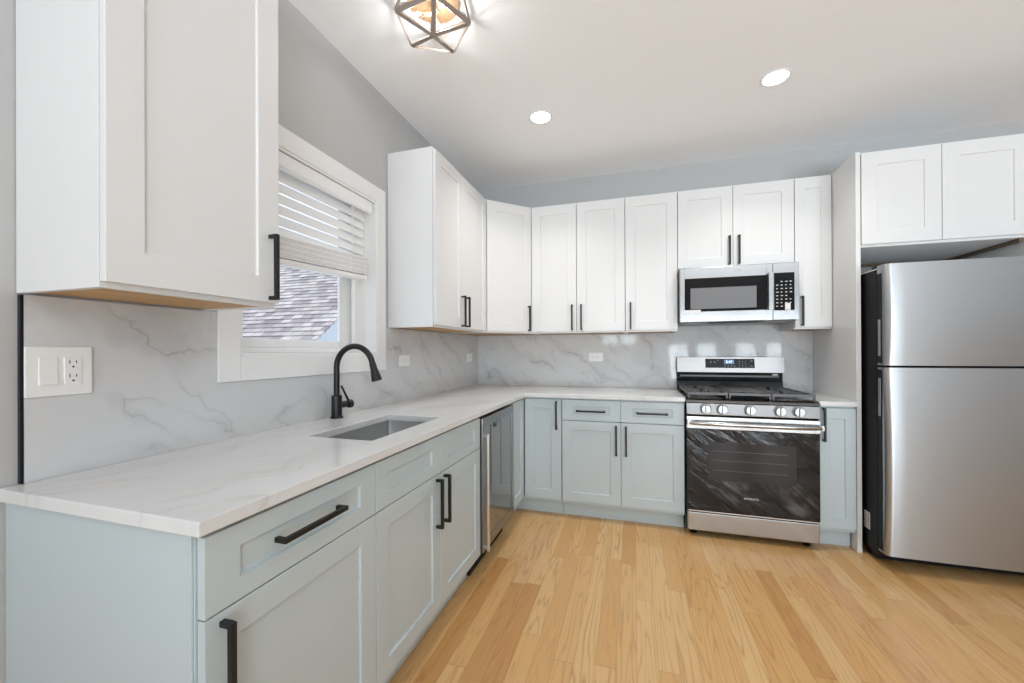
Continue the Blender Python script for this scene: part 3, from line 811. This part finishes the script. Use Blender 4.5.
# ------------------------------------------------------------------ range
rg = thing('stove', 'stainless gas stove with five knobs and black oven door between the base cabinets', 'stove', (2.14, -.35, 0))
rx0, rx1, ry = 1.758, 2.513, -.668
bx('body', (rx0, rx1, -.64, -.016, .035, .89), M_blackgl, rg, .003)
for fx in (rx0+.05, rx1-.05):
    for fy_ in (-.60, -.09):
        bm = BM(); lathe(bm, [(.02, .0005), (.02, .012), (.012, .014), (.012, .036)], (fx, fy_, 0), seg=16); obj('foot', bm, M_blackpl, rg, smooth=True)
# cooktop tray with a rounded front lip
bm = BM(); prism_x(bm, [(-.085, .89), (-.085, .915), (-.60, .915), (-.645, .911), (-.668, .902), (-.678, .888), (-.664, .884), (-.64, .884), (-.64, .89)], rx0-.001, rx1+.001)
obj('cooktop', bm, mat('cooktop_steel', (.22, .22, .225, 1), .16, 1), rg, .002)
# control fascia
bm = BM(); prism_x(bm, [(-.6405, .803), (-.670, .803), (-.679, .810), (-.664, .880), (-.660, .8835), (-.6405, .8835)], rx0+.002, rx1-.002)
obj('control_panel', bm, M_steel, rg, .002)
for kx in (1.874, 1.972, 2.132, 2.297, 2.397):
    bm = BM(); lathe(bm, [(.0335, -.6665), (.0335, -.681), (.0295, -.683), (.0285, -.699), (.026, -.7025), (.0005, -.703)], (kx, 0, .847), 'y', 28)
    kb = obj('knob', bm, M_knob, rg, smooth=True)
    bm = BM(); box(bm, kx-.005, kx+.005, -.714, -.7015, .847-.0255, .847+.0255); obj('grip', bm, M_knob, kb, .002)
# oven door
dbm = BM(); box(dbm, rx0+.002, rx1-.002, -.672, -.6405, .178, .796)
od = obj('oven_door', dbm, M_blackgl, rg, .003)
bx('top_band', (rx0+.002, rx1-.002, -.6755, -.6722, .716, .795), M_steel, od, .001)
bx('glass', (rx0+.004, rx1-.004, -.6752, -.6722, .181, .714), M_oven, od, .001)
bx('window', (1.888, 2.385, -.676, -.67525, .385, .632), mat('oven_window', (.02, .0195, .021, 1), .1, spec=.45), od, 0)
bm = BM()
for z in (.45, .515, .575): tube(bm, [(1.91, -.6766, z), (2.34, -.6766, z)], .0012, 6)
obj('oven_rack', bm, M_greyscr, od)
bm = BM(); tubep = []
for k in range(21):
    s = -1+2*k/20; tubep.append((2.14+s*.365, -.702-.022*(1-s**4), .757))
tube(bm, tubep, .0145, 14)
for s in (-1, 1): box(bm, 2.14+s*.365-.014, 2.14+s*.365+.014, -.712, -.6757, .742, .772)
obj('handle', bm, M_steel, od, smooth=True)
bx('bottom_trim', (rx0+.006, rx1-.006, -.677, -.645, .1705, .1775), M_chrome, od, .001)
text('brand_lettering', 'SAMSUNG', .0185, M_print, od, (2.137, -.6757, .281))
bx('storage_drawer', (rx0+.004, rx1-.004, -.672, -.6405, .042, .163), M_steel, rg, .006)
# backguard
bm = BM(); prism_x(bm, [(-.014, .915), (-.014, 1.178), (-.05, 1.178), (-.066, 1.172), (-.066, 1.062), (-.05, 1.055), (-.045, 1.05), (-.042, 1.0), (-.05, .985), (-.056, .915)], rx0+.004, rx1-.004)
bgd = obj('backguard', bm, M_blackgl, rg, .002)
bm = BM(); prism_x(bm, [(-.0662, 1.058), (-.0665, 1.1765), (-.0672, 1.1765), (-.0900, 1.058)], rx0+.003, rx1-.003); obj('backguard_fascia', bm, M_steel, bgd, .0012)
bx('vent_rail', (rx0+.03, rx1-.03, -.05, -.046, 1.02, 1.034), mat('vent_rail_grey', (.12, .12, .12, 1), .4), bgd, .001)
DSL = (.0900-.0672)/(1.1765-1.058)
def on_fascia(y, z): return y + .0706 - (.0672 + (1.1765-z)*DSL)
def slant(o):
    for v in o.data.vertices:
        w_ = o.parent and base_loc(o.parent); z_ = v.co.z + w_.z; v.co.y = on_fascia(v.co.y + w_.y, z_) - w_.y
    return o
dp = slant(bx('display_panel', (1.968, 2.312, -.073, -.0706, 1.093, 1.163), M_blackgl, rg, 0))
slant(bx('screen', (2.102, 2.172, -.0737, -.0731, 1.122, 1.156), M_glow, dp, 0))
text('clock_digits', '5:47', .027, M_digit, dp, (2.137, on_fascia(-.0739, 1.139)-.0004, 1.139), updir=(0, DSL, 1))
M_dim = mat('dim_print', (.25, .25, .26, 1), .5)
keys = [(2.101+.0225*i, .010, 1.104, .007) for i in range(4)] + [(2.002+.026*i, .011, 1.13, .016) for i in range(2)] + [(2.052, .012, 1.147, .005)]
keys += [(2.205+.021*i, .006, 1.106+.017*j, .006) for i in range(3) for j in range(3)] + [(2.286, .012, 1.142, .008), (2.286, .011, 1.104, .006)]
for kx, kw, kz, kh in keys:
    slant(bx('touch_key', (kx, kx+kw, -.0736, -.0731, kz, kz+kh), M_dim, dp, 0))
bx('label_sticker', (2.44, 2.475, -.0475, -.0462+.0002, 1.036, 1.046), M_sticker, bgd, 0)
# grates: three cast iron frames
gz = .921
for gx0, gx1, kind in ((1.772, 2.014, 's'), (2.019, 2.261, 'g'), (2.266, 2.502, 's')):
    bm = BM(); gy0, gy1 = -.635, -.10; b_ = .0065; z0, z1 = .934, .952
    for yy in (gy0, gy1): box(bm, gx0, gx1, yy-b_, yy+b_, z0, z1)
    for xx in (gx0+b_, gx1-b_): box(bm, xx-b_, xx+b_, gy0+b_, gy1-b_, z0, z1)
    ym = (gy0+gy1)/2; box(bm, gx0+2*b_, gx1-2*b_, ym-b_, ym+b_, z0, z1)
    for yc_ in ((gy0+ym)/2, (gy1+ym)/2):
        xm = (gx0+gx1)/2
        box(bm, xm-.005, xm+.005, yc_+.035, yc_+.122, z0+.002, z1+.001); box(bm, xm-.005, xm+.005, yc_-.122, yc_-.035, z0+.002, z1+.001)
        box(bm, gx0+2*b_, xm-.035, yc_-.005, yc_+.005, z0+.002, z1+.001); box(bm, xm+.035, gx1-2*b_, yc_-.005, yc_+.005, z0+.002, z1+.001)
    for xx in (gx0+b_, gx1-b_):
        for yy in (gy0, gy1): box(bm, xx-.006, xx+.006, yy-.006, yy+.006, .9155, z0)
    obj('grate', bm, M_iron, rg, .0015)
bx('griddle', (2.036, 2.244, -.60, -.135, .9525, .9575), mat('griddle_iron', (.2, .2, .205, 1), .32, .6), rg, .003)
for bx_, by_, r in ((1.893, -.50, .042), (1.893, -.235, .034), (2.14, -.37, .045), (2.387, -.50, .048), (2.387, -.235, .032)):
    bm = BM(); lathe(bm, [(r+.012, .9155), (r+.01, .922), (r, .923), (r, .929), (r-.006, .932), (.001, .9325)], (bx_, by_, 0), seg=24); obj('burner', bm, M_iron, rg, smooth=True)

# ------------------------------------------------------------------ microwave
mw = thing('microwave', 'stainless over-the-range microwave hung under the short cabinet', 'microwave', (2.12, -.2, 1.43))
mx0, mx1, mz0, mz1 = 1.7475, 2.4935, 1.436, 1.8225
bm = BM(); prism_x(bm, [(-.014, mz0-.004), (-.014, mz1), (-.386, mz1), (-.386, mz0+.004), (-.372, mz0-.004)], mx0+.002, mx1-.002)
bd = obj('body', bm, mat('microwave_case', (.30, .30, .30, 1), .4, .6), mw, .002)
MF = -.42
# door: steel frame with a dark window
wx0, wx1, wz0, wz1 = 1.779, 2.300, 1.508, 1.745
bm = BM(); a0, a1 = mx0+.001, 2.3365
box(bm, a0, wx0, MF, -.3865, mz0, mz1); box(bm, wx1, a1, MF, -.3865, mz0, mz1)
box(bm, wx0, wx1, MF, -.3865, wz1, mz1); box(bm, wx0, wx1, MF, -.3865, mz0, wz0)
bmesh.ops.remove_doubles(bm, verts=bm.verts, dist=1e-5)
md = obj('door', bm, M_steel, mw, .002)
gl_ = bx('window', (wx0+.0005, wx1-.0005, MF+.0015, -.40, wz0+.0005, wz1-.0005), M_blackgl, md, .001)
bx('screen', (1.819, 2.239, MF+.0006, MF+.0014, 1.526, 1.676), mat('microwave_screen', (.20, .205, .215, 1), .12, spec=.4), gl_, 0)
bm = BM(); box(bm, 2.303, 2.333, MF-.034, MF-.022, 1.504, 1.760)
for z in (1.512, 1.735): box(bm, 2.308, 2.328, MF-.0221, MF-.0003, z, z+.018)
obj('handle', bm, M_steel, md, .003)
pn = bx('control_panel', (2.338, mx1-.001, MF, -.3865, mz0, mz1), M_steel, mw, .002)
kp = bx('keypad', (2.344, 2.464, MF-.0012, MF-.0002, 1.50, 1.756), M_blackgl, pn, .0005)
bm = BM()
for j in range(8):
    for i in range(4):
        if random.random() < .12: continue
        x = 2.356+.0265*i; z = 1.525+.024*j
        box(bm, x, x+random.choice((.009, .012, .014)), MF-.0018, MF-.0013, z, z+.0055)
kk = obj('key_legends', bm, M_print, kp)
bx('keypad_sticker', (2.408, 2.44, MF-.0022, MF-.0019, 1.503, 1.548), M_sticker, kp, 0)
bx('door_sticker', (1.779, 1.886, MF-.0006, MF-.0002, 1.497, 1.520), M_sticker, md, 0)
M_logo = mat('logo_grey', (.40, .40, .41, 1), .4)
bm = BM(); n_ = 28; rr_ = [[bm.verts.new((2.112+q*math.cos(2*math.pi*k/n_), MF-.0006, 1.788+q*math.sin(2*math.pi*k/n_))) for k in range(n_)] for q in (.0105, .0085)]
for k in range(n_): bm.faces.new((rr_[0][k], rr_[0][(k+1) % n_], rr_[1][(k+1) % n_], rr_[1][k]))
obj('logo_ring', bm, M_logo, md)
text('brand_lettering', 'LG', .022, M_logo, md, (2.137, MF-.0004, 1.788))
bm = BM(); prism(bm, [(1.93, -.36), (2.30, -.36), (2.26, -.26), (1.97, -.26)], mz0-.0065, mz0-.0042); obj('grease_filter', bm, M_blackpl, bd)
M_cover = mat('lamp_cover', (.5, .5, .48, 1), .4)
for x in (1.80, 2.38): bx('hood_lamp', (x, x+.09, -.30, -.24, mz0-.006, mz0-.0042), M_cover, bd, 0)

# ------------------------------------------------------------------ refrigerator
fr = thing('refrigerator', 'stainless top-freezer refrigerator beside the tall white panel', 'refrigerator', (3.14, -.4, 0))
fx0, fx1 = 2.757, 3.517
bx('body', (fx0+.002, fx1-.002, -.752, -.06, .055, 1.690), M_blackpl, fr, .004)
bx('base_grille', (fx0+.02, fx1-.02, -.70, -.62, .012, .0545), M_blackpl, fr, .002)
for x in (fx0+.05, fx1-.05):
    for y in (-.60, -.12):
        bm = BM(); lathe(bm, [(.022, .0005), (.022, .02), (.014, .022), (.014, .056)], (x, y, 0), seg=16); obj('foot', bm, M_blackpl, fr, smooth=True)
def fridge_door(name, z0, z1):
    nx, nz = 40, 18; yb, yf, r = -.760, -.833, .030
    bm = BM(); prof = []
    for k in range(9):
        a = math.pi/2*k/8; prof.append((fx0+r-r*math.cos(a), -r+r-r*math.sin(a)+0))
    # cross-section outline (x, y) from back-left round the front to back-right
    sec = [(fx0, yb)] + [(fx0+r-r*math.cos(math.pi/2*k/8), yf+r-r*math.sin(math.pi/2*k/8)) for k in range(9)]
    L = fx1-fx0
    sec += [(fx0+r+(L-2*r)*k/12, yf) for k in range(1, 12)]
    sec += [(fx1-r+r*math.sin(math.pi/2*k/8), yf+r-r*math.cos(math.pi/2*k/8)) for k in range(9)] + [(fx1, yb)]
    rings = []
    for j in range(nz+1):
        s = j/nz; z = z0+(z1-z0)*s; q = 2*s-1
        bow = .016*(1-q*q); ring_ = []
        for (x, y) in sec:
            tt = (y-yb)/(yf-yb); xx = (x-fx0)/L*2-1
            ring_.append(bm.verts.new((x, y - tt*bow*(1 if tt > 0 else 0) - tt*.004*(1-xx*xx), z)))
        rings.append(ring_)
    for a, b in zip(rings, rings[1:]):
        n = len(a)
        for k in range(n): bm.faces.new((a[k], a[(k+1) % n], b[(k+1) % n], b[k]))
    bm.faces.new(rings[0][::-1]); bm.faces.new(rings[-1])
    o = obj(name, bm, M_steelv, fr, smooth=True)
    bx('gasket', (fx0+.01, fx1-.01, -.7595, -.7525, z0+.008, z1-.008), M_blackpl, o, .001)
    return o
fd = fridge_door('freezer_door', 1.142, 1.706)
rd = fridge_door('refrigerator_door', .088, 1.130)
M_grip = mat('grip_grey', (.32, .32, .33, 1), .35, .5)
for dd, z0, z1 in ((fd, 1.155, 1.66), (rd, .40, 1.118)):
    bx('side_trim', (fx0-.0022, fx0-.0003, -.802, -.7615, z0 if dd is fd else .10, z1), M_blackpl, dd, .0008)
for dd, z0, z1 in ((fd, 1.195, 1.40), (rd, .855, 1.07)):
    bx('pocket_grip', (fx0-.005, fx0-.0023, -.795, -.774, z0, z1), M_grip, dd, .001)
bx('top_cover', (fx0+.012, fx1-.012, -.735, -.07, 1.6905, 1.6985), M_plast, fr, .002)
bx('hinge', (3.38, 3.50, -.80, -.765, 1.1315, 1.1405), M_chrome, fr, .001)
bx('hinge_cover', (fx0+.02, fx0+.10, -.745, -.66, 1.699, 1.716), M_blackpl, fr, .003)
text('brand_lettering', 'SAMSUNG', .022, M_print, fd, (3.40, -.8375-.0055, 1.665))
bm = BM(); box(bm, fx0+.0008, fx0+.0017, -.672, -.612, .165, .262); ss = obj('rating_sticker', bm, M_sticker, fr)
bm = BM()
for j in range(6):
    for i in range(2): box(bm, fx0+.0002, fx0+.0007, -.668+.03*i, -.645+.03*i, .173+.015*j, .181+.015*j)
obj('sticker_print', bm, M_greyscr, fr)

# ------------------------------------------------------------------ ceiling lights
for lx, ly, lab in ((.851, -1.005, 'round recessed ceiling light nearer the corner'), (2.19, -.985, 'round recessed ceiling light nearer the refrigerator')):
    dl = thing('downlight', lab, 'ceiling light', (lx, ly, CEIL), 'recessed ceiling lights')
    bm = BM(); n = 40; prof = [(.075, 0), (.075, -.004), (.066, -.006), (.062, -.003), (.062, 0)]
    rings = [[bm.verts.new((lx+r*math.cos(2*math.pi*k/n), ly+r*math.sin(2*math.pi*k/n), CEIL-.0003+h)) for k in range(n)] for r, h in prof]
    rings.append(rings[0])
    for a, b in zip(rings, rings[1:]):
        for k in range(n): bm.faces.new((a[k], a[(k+1) % n], b[(k+1) % n], b[k]))
    obj('trim_ring', bm, M_trim, dl, smooth=True)
    bm = BM(); lathe(bm, [(.0615, -.0005), (.0615, -.0035), (.05, -.0045), (.0005, -.005)], (lx, ly, CEIL), seg=36); obj('lens', bm, M_lamp, dl, smooth=True)
    light('downlight_lamp', 'AREA', (lx, ly, CEIL-.012), 4.9, (1, .97, .92), .12, None, (0, 0, -1), dl, 112)

FC = (.598, -1.990)
cf = thing('ceiling_fixture', 'geometric bronze cage ceiling light with glowing bulbs', 'ceiling light', (*FC, CEIL))
fxc = Vector((*FC, 0))
bm = BM(); lathe(bm, [(.112, -.0005), (.112, -.012), (.105, -.018), (.02, -.022), (.0005, -.022)], (*FC, CEIL), seg=40); obj('canopy', bm, M_gold, cf, smooth=True)
bm = BM(); tube(bm, [(FC[0], FC[1], CEIL-.022), (FC[0], FC[1], 2.69)], .008, 12); obj('stem', bm, M_gold, cf, smooth=True)
ph = math.atan2(-.122, .067)
lower = [fxc+Vector(((.162)*math.cos(ph+2*math.pi*k/5), (.162)*math.sin(ph+2*math.pi*k/5), 2.64)) for k in range(5)]
upper_ = [fxc+Vector((.172*math.cos(ph+math.pi/5+2*math.pi*k/5), .172*math.sin(ph+math.pi/5+2*math.pi*k/5), 2.735)) for k in range(5)]
apex = fxc+Vector((0, 0, 2.602)); mid = fxc+Vector((0, 0, 2.72))
topr = [fxc+Vector((.10*math.cos(ph+math.pi/5+2*math.pi*k/5), .10*math.sin(ph+math.pi/5+2*math.pi*k/5), CEIL-.006)) for k in range(5)]
def strip(bm, a, b, w=.0095, th=.0014):
    d = (b-a).normalized(); rad_ = ((a+b)/2-mid); rad_ = (rad_-d*rad_.dot(d)).normalized(); s = d.cross(rad_)
    vs = []
    for p in (a, b):
        for i, j in ((-1, -1), (1, -1), (1, 1), (-1, 1)): vs.append(bm.verts.new(p+s*w*i+rad_*th*j))
    for f in ((0, 1, 2, 3), (7, 6, 5, 4), (0, 4, 5, 1), (1, 5, 6, 2), (2, 6, 7, 3), (3, 7, 4, 0)): bm.faces.new([vs[k] for k in f])
bm = BM()
for k in range(5):
    strip(bm, apex, lower[k]); strip(bm, lower[k], lower[(k+1) % 5])
    strip(bm, lower[k], upper_[k]); strip(bm, upper_[k], lower[(k+1) % 5])
    strip(bm, upper_[k], upper_[(k+1) % 5]); strip(bm, upper_[k], topr[k])
obj('cage', bm, M_bronze, cf)
M_fil = mat('glowing_filament', (1, .8, .5, 1), .5, emit=(1, .86, .66, 1), estr=14)
for k in range(3):
    a = ph+.5+2*math.pi*k/3; dv = Vector((math.cos(a), math.sin(a), 0))
    b0 = fxc+Vector((0, 0, 2.700))+dv*.006; dn = (dv*.93+Vector((0, 0, -.22))).normalized()
    bm = BM(); tube(bm, [b0, b0+dn*.035], .0125, 14); so = obj('socket', bm, M_gold, cf, smooth=True)
    bm = BM(); tube(bm, [b0+dn*.035, b0+dn*.045, b0+dn*.065, b0+dn*.085, b0+dn*.102, b0+dn*.112], [.010, .015, .0205, .0195, .012, .002], 16); bu = obj('bulb', bm, M_bulb, so, smooth=True)
    bm = BM(); tube(bm, [b0+dn*.046, b0+dn*.062, b0+dn*.082], [.004, .0075, .004], 10); obj('filament', bm, M_fil, so, smooth=True)
    light('bulb_lamp', 'POINT', b0+dn*.075-Vector((0, 0, .05)), 1.15, (.97, .985, 1), .02, parent=cf)
